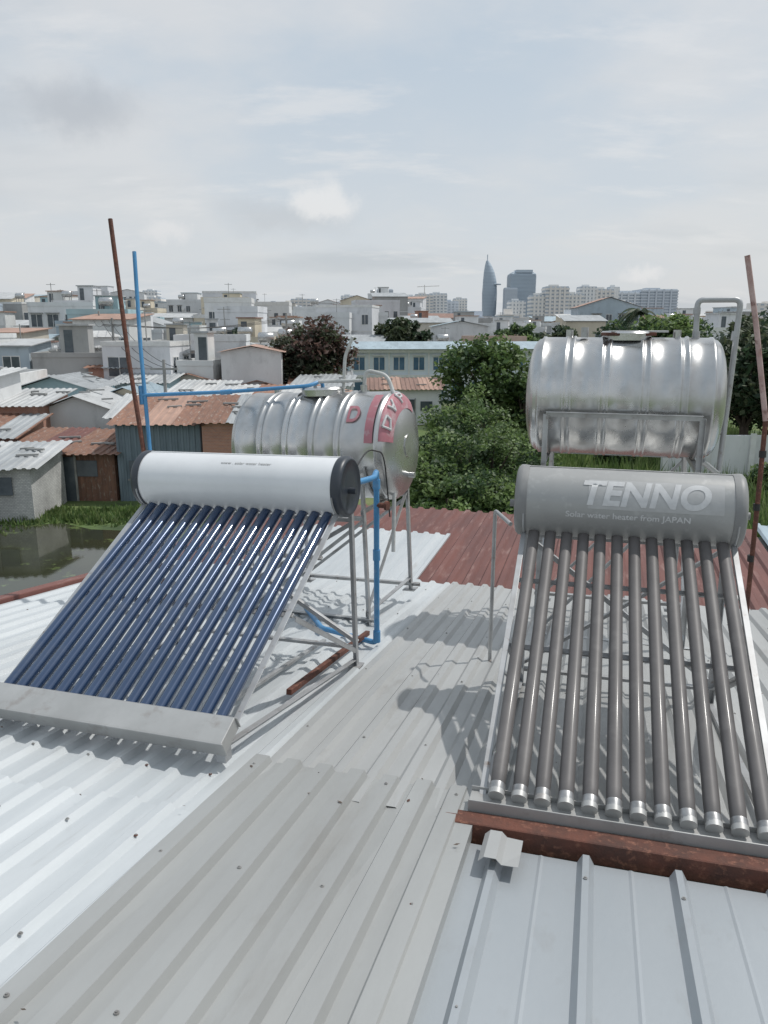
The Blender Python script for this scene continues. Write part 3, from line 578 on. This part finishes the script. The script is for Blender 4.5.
# ---------------------------------------------------------------- buildings
bm_mats=WALLS+[M_glass,M_trim,M_conc]+M_roofm+[M_steel,M_brick]
iG,iT,iC=10,11,12; iR0=13; iS=19; iB=20
RW=[0,0,1,5,4,1,3,3,2]
def building(mb,x,y,w,d,zt,rot,rg,wall,detail=2,flat=None):
    M=Matrix.Translation((x,y,0))@Matrix.Rotation(rot,4,'Z'); hw,hd=w/2,d/2; H=zt-GZ
    style=rg.random() if flat is None else (.9 if flat else .1)
    mb.box((-hw,-hd,GZ),(hw,hd,zt),wall,M)
    fl=max(1,int(H/3.0)); fh=H/fl
    def face(F,wd):
        nc=max(1,int(wd/1.7)); cw=wd/nc
        for f in range(fl):
            z0=GZ+f*fh+.95
            bal=rg.random()<.3 and detail==2
            for c_ in range(nc):
                if rg.random()<.2: continue
                xc=-wd/2+cw*(c_+.5); ww=cw*.22 if rg.random()<.7 else cw*.33
                zz0=z0 if not bal else z0-.85; zt_=min(z0+1.3,GZ+(f+1)*fh-.2)
                mb.box((xc-ww-.07,-.03,zz0-.07),(xc+ww+.07,-.001,zt_+.07),iT,F)
                mb.box((xc-ww,-.045,zz0),(xc+ww,-.031,zt_),iG,F)
                if detail==2:
                    mb.box((xc-.03,-.055,zz0),(xc+.03,-.046,zt_),iT,F)
                    if rg.random()<.4: mb.box((xc-ww-.15,-.45,z0+1.45),(xc+ww+.15,-.002,z0+1.52),iC,F)
                    if rg.random()<.15: mb.box((xc+ww+.1,-.35,z0+.3),(xc+ww+.75,-.003,z0+.85),iT,F)
            if bal:
                mb.box((-wd/2+.1,-.9,z0-1.05),(wd/2-.1,-.002,z0-.93),iT,F); mb.box((-wd/2+.1,-.9,z0-.93),(wd/2-.1,-.84,z0-.1),rg.choice([iT,wall,iC]),F)
            if f>0 and rg.random()<.7: mb.box((-wd/2-.03,-.06,GZ+f*fh-.06),(wd/2+.03,-.0015,GZ+f*fh+.06),iT,F)
    face(M@Matrix.Translation((0,-hd,0)),w)
    if rg.random()<.6:
        face(M@Matrix.Translation((-hw,0,0))@Matrix.Rotation(-math.pi/2,4,'Z'),d); face(M@Matrix.Translation((hw,0,0))@Matrix.Rotation(math.pi/2,4,'Z'),d)
    rm=iR0+rg.choice(RW)
    if style<.34:
        o=.3; s=.16*w if rg.random()<.5 else .10*w
        if rg.random()<.6:
            vs=[(-hw-o,-hd-o,zt+.02),(hw+o,-hd-o,zt+.02),(hw+o,hd+o,zt+s),(-hw-o,hd+o,zt+s),(-hw-o,-hd-o,zt-.05),(hw+o,-hd-o,zt-.05),(hw+o,hd+o,zt+s-.07),(-hw-o,hd+o,zt+s-.07)]
            mb.add([M@Vector(p) for p in vs],[(0,1,2,3),(4,7,6,5),(0,4,5,1),(1,5,6,2),(2,6,7,3),(3,7,4,0)],rm)
            mb.add([M@Vector(p) for p in [(-hw,-hd,zt),(-hw,hd,zt),(-hw,hd,zt+s-.1),(hw,-hd,zt),(hw,hd,zt),(hw,hd,zt+s-.1)]],[(0,2,1),(3,4,5),(1,2,5,4)],wall)
        else:
            vs=[(-hw-o,-hd-o,zt-.05),(0,-hd-o,zt+s),(hw+o,-hd-o,zt-.05),(-hw-o,hd+o,zt-.05),(0,hd+o,zt+s),(hw+o,hd+o,zt-.05)]
            mb.add([M@Vector(p) for p in vs],[(0,1,4,3),(1,2,5,4)],rm)
            mb.add([M@Vector(p) for p in [(-hw,-hd,zt),(hw,-hd,zt),(0,-hd,zt+s-.08),(-hw,hd,zt),(hw,hd,zt),(0,hd,zt+s-.08)]],[(0,1,2),(3,5,4)],wall)
    else:
        t=.15;ph_=rg.uniform(.3,.8); pm=rg.choice([wall,wall,iT])
        for a,b in (((-hw-.05,-hd-.05),(hw+.05,-hd+t)),((-hw-.05,hd-t),(hw+.05,hd+.05)),((-hw-.05,-hd+t),(-hw+t,hd-t)),((hw-t,-hd+t),(hw+.05,hd-t))):
            mb.box((a[0],a[1],zt-.0),(b[0],b[1],zt+ph_),pm,M)
        mb.box((-hw+t,-hd+t,zt),(hw-t,hd-t,zt+.06),iC,M)
        if rg.random()<.65:
            a=rg.uniform(-hw*.6,hw*.1); hh=rg.uniform(1.6,2.6); mb.box((a,-hd*.1,zt+.06),(a+w*.38,hd*.75,zt+hh),wall,M); mb.box((a-.15,-hd*.1-.2,zt+hh),(a+w*.38+.15,hd*.75+.15,zt+hh+.12),rm,M)
            mb.box((a+.3,-hd*.1-.03,zt+.1),(a+.9,-hd*.1-.002,zt+hh-.3),iG,M)
        if rg.random()<.4:
            a=rg.uniform(-hw*.7,hw*.5); c_=M@Vector((a,-hd*.4,zt+1.3)); mb.lathe(c_,M.to_3x3()@Vector((1,0,0)),[(-.75,.01),(-.7,.3),(-.6,.45),(.6,.45),(.7,.3),(.75,.01)],iS,14)
            for q in (-.5,.5):
                for q2 in (-.3,.3): mb.box((a+q-.03,-hd*.4+q2-.03,zt+.06),(a+q+.03,-hd*.4+q2+.03,zt+.98),iC,M)
        if rg.random()<.4:
            a=rg.uniform(-hw,hw)*.8; mb.box((a-.03,0,zt),(a+.03,.06,zt+2.6),iC,M); mb.box((a-.5,0.01,zt+2.4),(a+.5,.05,zt+2.45),iC,M)
rg=random.Random(21)
rows=[(58,350,378,3.8),(64,343,374,4),(71,337,366,4),(79,330,362,4.3),(88,326,356,4.5),(98,322,350,4.8),(110,318,346,5),(122,315,342,5.5),(137,312,340,6),(155,310,336,6.5),(176,309,334,7),(200,307,332,7.5),(230,306,330,8),(262,305,328,9),(300,305,326,10)]
for (yy,v0,v1,wd) in rows:
    x=-.64*yy
    while x<.66*yy:
        w_=wd*rg.uniform(.65,1.5); cx=x+w_/2; x+=w_+rg.uniform(0,.4 if rg.random()<.85 else 2)
        if yy<92 and cx+w_/2>-.062*yy-1.5: continue
        if yy<126 and (cx-2.1)**2<20 : continue
        if 92<yy<126 and 14<cx<30: continue
        right=cx>.05*yy
        y_=yy+rg.uniform(-2,2)*yy/70; v=rg.uniform(v0,v1) if rg.random()<.85 else rg.uniform(v0-12,v0)
        if right and yy>=98: v=max(v,rg.uniform(319,327))
        zt=(325-v)*.001213*y_; d=wd*rg.uniform(.9,1.5)
        mb=MB(); building(mb,cx,y_,w_,d,zt,rg.uniform(-.25,.25),rg,rg.choice([0,1,1,2,3,4,5,6,8,8,1,0]) if rg.random()<.88 else rg.choice([iB,9,7]),2 if yy<112 else 1)
        mb.build('town_house',bm_mats)
for (x,y,w_,d,zt,wl,sd_,fl_) in [(-20.6,108,6.0,7,2.8,1,1,1),(-36,190,12,12,7.0,8,2,1),(-46,195,10,12,5.2,1,3,1),(-5.2,118,8,8,2.4,8,4,1),(-2.2,124,5,6,1.2,1,24,1),(-31,160,9,9,4.4,5,5,1),(-24.5,49,5,6,-3.6,1,6,1),(-17,96,5,6,1.4,8,9,1),(-9.5,84,4.5,6,-1.2,1,10,1),(-62,150,9,9,3.0,6,12,1),(12,200,12,8,1.6,9,13,0),(-78,175,26,9,3.0,1,15,1),(40,150,14,9,.6,5,16,0),(56,170,16,9,1.0,3,17,1),(-29,84,6,6,1.0,6,18,1),(-36,92,7,6,2.0,1,19,1),(-44,118,6,7,3.0,8,30,1),(-12,140,6,7,2.6,1,31,1),(37,135,10,8,2.8,3,32,0)]:
    r2=random.Random(sd_); r2.random(); mb=MB(); building(mb,x,y,w_,d,zt,r2.uniform(-.15,.15),r2,wl,2,fl_); mb.build('apartment_block',bm_mats)
mb=MB(); rg=random.Random(33)
for (yy,v0,v1,wd) in [(350,307,326,16),(430,305,324,20),(540,304,323,24),(700,304,322,30),(900,303,321,38),(1200,303,321,48),(1600,305,320,60)]:
    x=-.75*yy
    while x<.8*yy:
        w_=wd*rg.uniform(.35,1.0); cx=x+w_/2; x+=w_*rg.uniform(1.0,1.35)
        v=rg.uniform(v0,v1) if rg.random()>.12 else rg.uniform(v0-8,v0)
        if .0<cx/yy<.40: v=max(v,rg.uniform(314,325))
        zt=(325-v)*.001213*yy; wl=rg.randrange(5); d=w_
        mb.box((cx-w_/2,yy,GZ),(cx+w_/2,yy+d,zt),wl)
        fl=max(2,int((zt-GZ)/3.6))
        for f in range(fl):
            z=GZ+(zt-GZ)*(f+.45)/fl
            nc=max(2,int(w_/5)); 
            for c_ in range(nc):
                xc=cx-w_/2+w_*(c_+.5)/nc; mb.box((xc-w_/nc*.25,yy-.25,z),(xc+w_/nc*.25,yy-.01,z+(zt-GZ)/fl*.36),5)
        if rg.random()<.6: mb.box((cx-w_*.2,yy+d*.3,zt),(cx+w_*.15,yy+d*.6,zt+2.5),wl)
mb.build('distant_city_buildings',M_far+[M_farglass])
def tower(x,y,prof,seg,rows_,a0=.5,fade=.97):
    mb=MB()
    def rad(t):
        for (a,b),(c_,d_) in zip(prof[:-1],prof[1:]):
            if a<=t<=c_: return b+(d_-b)*(t-a)/(c_-a)
        return prof[-1][1]
    zs=prof[0][0]; ze=prof[-1][0]; k=rows_
    pr=[]
    for i in range(k):
        t=zs+(ze-zs)*i/k; t2=zs+(ze-zs)*(i+.55)/k; t3=zs+(ze-zs)*(i+.999)/k
        pr+=[(t,rad(t)),(t2,rad(t2)),(t2+.01,rad(t2)*fade),(t3,rad(t3)*fade)]
    pr.append((ze,.01))
    for z,r in pr:
        for q in range(seg):
            a=2*math.pi*(q+a0)/seg; mb.v.append((x+math.cos(a)*r,y+math.sin(a)*r,GZ+z))
    for i in range(len(pr)-1):
        for q in range(seg):
            a=i*seg+q;b=i*seg+(q+1)%seg; mb.f.append((a,b,b+seg,a+seg)); mb.m.append(0 if i%4<2 else 1); mb.s.append(False)
    return mb
mb=tower(391,3000,[(0,25),(120,28),(165,25),(195,20),(218,13),(236,5)],20,46)
for i,v in enumerate(mb.v):
    k=max(0,(v[2]-GZ-140)/100); mb.v[i]=(v[0]-12*k*k,v[1],v[2])
mb.lathe((416,2985,150+GZ),(0,0,1),[(0,1),(0,14),(4,15),(4,1)],0,20); mb.tube([(380,3000,220),(380,3000,250)],1.6,0,6); mb.build('skyscraper',[M_tower,M_tower2])
mb=tower(507,3000,[(0,66),(180,66),(188,64),(197,46)],4,42); mb.box((480,2955,184),(540,3010,194),0); mb.build('skyscraper',[M_tower,M_tower2])
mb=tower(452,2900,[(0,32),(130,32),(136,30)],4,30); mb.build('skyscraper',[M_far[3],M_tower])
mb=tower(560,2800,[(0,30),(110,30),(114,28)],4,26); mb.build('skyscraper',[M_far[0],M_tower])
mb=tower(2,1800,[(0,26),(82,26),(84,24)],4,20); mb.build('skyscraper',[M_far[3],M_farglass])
for (x,y,r,h,k) in [(30,900,11,38,1),(44,900,11,40,2),(60,905,11,41,1),(76,950,12,34,3),(92,980,9,38,4),(-258,900,9,44,1),(-268,930,6,37,4),(-225,1000,14,30,1),(-200,700,10,30,2),(134,700,9,32,4),(148,700,11,39,2),(163,700,9,33,4),(175,700,8,39,1),(188,702,10,37,2),(199,704,5,39,1),(118,720,8,28,1),(270,900,20,42,0),(300,900,22,45,3),(330,980,20,40,1),(213,720,8,27,4),(-155,800,12,38,1),(-172,820,9,33,2),(-135,780,9,31,4),(-20,1000,14,36,0),(-44,1000,10,42,1),(-60,900,13,32,1),(-92,900,12,35,2),(-330,900,16,36,4),(-400,980,22,34,1),(-370,940,12,40,0)]:
    mb=tower(x,y,[(0,r*1.3),(h,r*1.3),(h+.3,r*1.25)],4,int(h/3))
    q=GZ+h
    mb.box((x-r*.5,y-r*.3,q),(x+r*.2,y+r*.3,q+2),0)
    for i in range(1,5):
        xx=x-r*.92+r*1.84*i/5; mb.box((xx-.9,y-r*.96,GZ),(xx+.9,y-r*.93,q),0)
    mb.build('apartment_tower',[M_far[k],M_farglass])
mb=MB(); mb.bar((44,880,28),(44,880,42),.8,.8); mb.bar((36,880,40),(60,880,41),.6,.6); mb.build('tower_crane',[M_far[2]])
# ---------------------------------------------------------------- school building
mb=MB()
S=Matrix.Translation((9.5,80,0))@Matrix.Rotation(.04,4,'Z')
zt=-2.3
mb.box((-13,0,GZ),(19,8,zt),0,S)
mb.add([S@Vector(p) for p in [(-13.5,-.8,zt-.05),(19.5,-.8,zt-.05),(19.5,4,zt+.6),(-13.5,4,zt+.6),(-13.5,8.8,zt-.05),(19.5,8.8,zt-.05)]],[(0,1,2,3),(3,2,5,4)],1)
mb.box((-13.2,-.35,zt-.4),(19.2,-.003,zt-.1),2,S); mb.box((-13.2,-.3,-5.15),(19.2,-.003,-4.9),2,S)
for i in range(16):
    x=-12+2*i
    mb.box((x-.62,-.04,-4.5),(x+.62,-.004,-3.1),2,S); mb.box((x-.54,-.06,-4.42),(x-.04,-.041,-3.18),3,S); mb.box((x+.04,-.06,-4.42),(x+.54,-.041,-3.18),3,S)
    mb.box((x-.7,-.3,-3.0),(x+.7,-.004,-2.93),2,S); mb.box((x+.93,-.12,GZ),(x+1.07,-.004,zt-.41),2,S)
    mb.box((x-.54,-.06,-7),(x+.54,-.004,-5.6),3,S)
mb.build('school_building',[M_school,M_roofm[4],M_trim,M_glassb])
def shack(name,x,y,w_,d,hw_,rise,rot,wallm,roofm,corrw=False,gable=False,period=.35,door=True):
    M=Matrix.Translation((x,y,0))@Matrix.Rotation(rot,4,'Z'); e=empty(name,M); zt=GZ+hw_
    mb=MB(); a,b=w_/2,d/2
    if corrw:
        mb.box((-a+.05,-b+.05,GZ),(a-.05,b-.05,zt),0)
        mb.corr((-a,-b,GZ),(0,0,1),(1,0,0),hw_,w_,period=.25,h=.04,nrm=(0,-1,0),nl=1,wav=0)
        mb.corr((a,-b,GZ),(0,0,1),(0,1,0),hw_,d,period=.25,h=.04,nrm=(1,0,0),nl=1,wav=0)
    else: mb.box((-a,-b,GZ),(a,b,zt),0)
    mb.add([(-a,-b,zt),(-a,b,zt),(-a,b,zt+rise-.06),(a,-b,zt),(a,b,zt),(a,b,zt+rise-.06)] if not gable else [(-a,-b,zt),(a,-b,zt),(0,-b,zt+rise-.05),(-a,b,zt),(a,b,zt),(0,b,zt+rise-.05)],[(0,2,1),(3,4,5),(1,2,5,4)] if not gable else [(0,1,2),(3,5,4)],0)
    mb.build('walls',[wallm],e)
    mb=MB(); o=.35
    if gable:
        for sg in (-1,1):
            al=Vector((-sg*(a+o),0,rise+.04)); mb.corr((sg*(a+o),-b-o,zt-.04),al,(0,1,0),al.length,d+2*o,period=period,h=.045,nrm=(0,0,1),nl=2,wav=.01)
    else:
        al=Vector((0,d+2*o,rise)); k=0;xx=-a-o
        while xx<a+o-.1:
            wd=min(1.4,a+o-xx); mb.corr((xx,-b-o+random.uniform(-.12,.12),zt+.0+.015*(k%2)),al,(1,0,0),al.length+random.uniform(-.1,.2),wd+.05,period=period,h=.045,nrm=(0,0,1),nl=3,wav=.012,mi=k%len(roofm)); xx+=wd;k+=1
    mb.build('sheet_roof',roofm if not gable else [roofm[0]],e)
    mb=MB()
    if door:
        mb.box((-.2,-b-.09,GZ),(.7,-b-.045,GZ+1.95),0); mb.box((-.28,-b-.10,GZ),(-.2,-b-.044,GZ+2.03),1); mb.box((.7,-b-.10,GZ),(.78,-b-.044,GZ+2.03),1)
        mb.box((-a+.5,-b-.08,GZ+1.0),(-a+1.4,-b-.045,GZ+1.8),0); mb.box((-a+.42,-b-.14,GZ+.93),(-a+1.48,-b-.044,GZ+.995),1)
        mb.box((a-1.6,-b-.08,GZ+1.1),(a-.7,-b-.045,GZ+1.8),0)
        mb.build('door_and_windows',[M_glass,M_conc],e)
    mb=MB(); rr=random.Random(int(x*10+y*7))
    for i in range(4):
        px,py=rr.uniform(-a*.8,a*.8),rr.uniform(-b*.8,b*.8); pz=zt+.08+((py+b+o)/(d+2*o)*rise if not gable else (1-abs(px)/(a+o))*(rise+.04))
        mb.bar((px,py,pz),(px+rr.uniform(.3,1.0),py+rr.uniform(-.3,.3),pz+.02),.12,.08)
    mb.build('roof_weights',[M_conc],e)
    return e
shack('brick_shack',-15.9,31.2,4.4,3.6,2.15,.45,.05,M_brickg,[M_roofm[1],M_roofm[0]])
shack('rusty_shack',-14.0,35.4,4.8,4,2.1,.5,-.05,M_rustroof,[M_rustroof,M_brown,M_rustroof],corrw=True)
shack('rusty_shack',-19.5,37,5,4,2.5,.6,.05,M_brick,[M_rustroof,M_roofm[1]])
shack('gabled_house',-16.4,44,4.4,6,3.0,.9,.08,WALLS[1],[M_roofm[0]],gable=True)
shack('blue_sheet_house',-9.8,35.6,3.6,4.5,3.35,.75,.04,M_bluew,[M_rustroof,M_roofm[3],M_rustroof],corrw=True)
shack('brick_house',-6.7,35.4,2.3,4.5,3.45,.75,.04,M_brick,[M_rustroof,M_roofm[1]])
shack('brick_house',-18.6,41.5,2.2,4,3.5,.5,.0,M_brick,[M_roofm[0]])
shack('white_house',-21.5,41.0,3.4,4,4.9,.3,.0,WALLS[1],[M_roofm[0]])
shack('tin_roof_house',-11.6,41.5,4.6,5,3.0,.7,.1,WALLS[0],[M_roofm[0],M_roofm[5],M_roofm[1]])
shack('tin_roof_house',-6.2,43,4.2,5,3.4,.7,-.05,M_brick,[M_roofm[5],M_rustroof])
shack('tin_roof_house',-25.5,39,4.0,5,3.0,.6,.0,WALLS[3],[M_roofm[0]])
shack('tin_roof_house',1.6,62,5.5,4,2.7,.6,.02,WALLS[1],[M_roofm[2],M_roofm[3]])
shack('tin_roof_house',-20.5,31.8,4.0,4,2.2,.5,.0,WALLS[7],[M_roofm[1],M_rustroof])
rs=random.Random(4)
for yy,x0,x1 in ((49,-29,-2.5),(53.5,-31,-3),(57,-33,-3.5)):
    x=x0
    while x<x1:
        w_=rs.uniform(3.2,5); g=rs.random()<.3
        wl=M_brick if rs.random()<.25 else WALLS[rs.choice([0,1,2,3,5,6,8,4])]
        shack('tin_roof_house',x+w_/2,yy+rs.uniform(-.8,.8),w_-.2,4.2,rs.uniform(2.6,4.6),rs.uniform(.4,.9),rs.uniform(-.12,.12),wl,[rs.choice([M_roofm[0],M_roofm[1],M_roofm[5],M_rustroof,M_rustroof,M_roofm[3],M_roofm[4]]),M_roofm[rs.choice([0,5,1])]],gable=g); x+=w_
mb=MB(); mb.box((13,36.0,GZ),(28,36.2,-5.0),0); 
for i in range(8): mb.box((13+2*i,35.9,GZ),(13.25+2*i,35.999,-4.9),1)
mb.build('garden_wall',[WALLS[1],M_trim])
mb=MB(); mb.box((20,68,GZ),(44,68.2,-4.6),0)
for i in range(12): mb.box((20+2*i,67.9,GZ),(20.25+2*i,67.999,-4.5),1)
mb.build('garden_wall',[WALLS[0],M_trim])
PL=[(-28,79,8.8),(-21,62,8.0),(-13,46.8,5.5),(-9,74,8.5)]
for (x,y,h) in PL:
    mb=MB(); mb.tube([(x,y,GZ),(x,y,GZ+h)],[.14,.09],0,8); mb.box((x-.8,y-.05,GZ+h-.6),(x+.8,y+.05,GZ+h-.48),0); mb.build('utility_pole',[M_conc])
mb=MB()
for (a,b_) in ((0,1),(1,2),(1,3)):
    for dx in (-.7,0,.7):
        p=Vector((PL[a][0]+dx,PL[a][1],GZ+PL[a][2]-.45)); q=Vector((PL[b_][0]+dx,PL[b_][1],GZ+PL[b_][2]-.45))
        mb.tube([p.lerp(q,t/10)+Vector((0,0,-2.2*(t/10)*(1-t/10))) for t in range(11)],.02,0,5)
mb.build('overhead_cables',[M_cable])
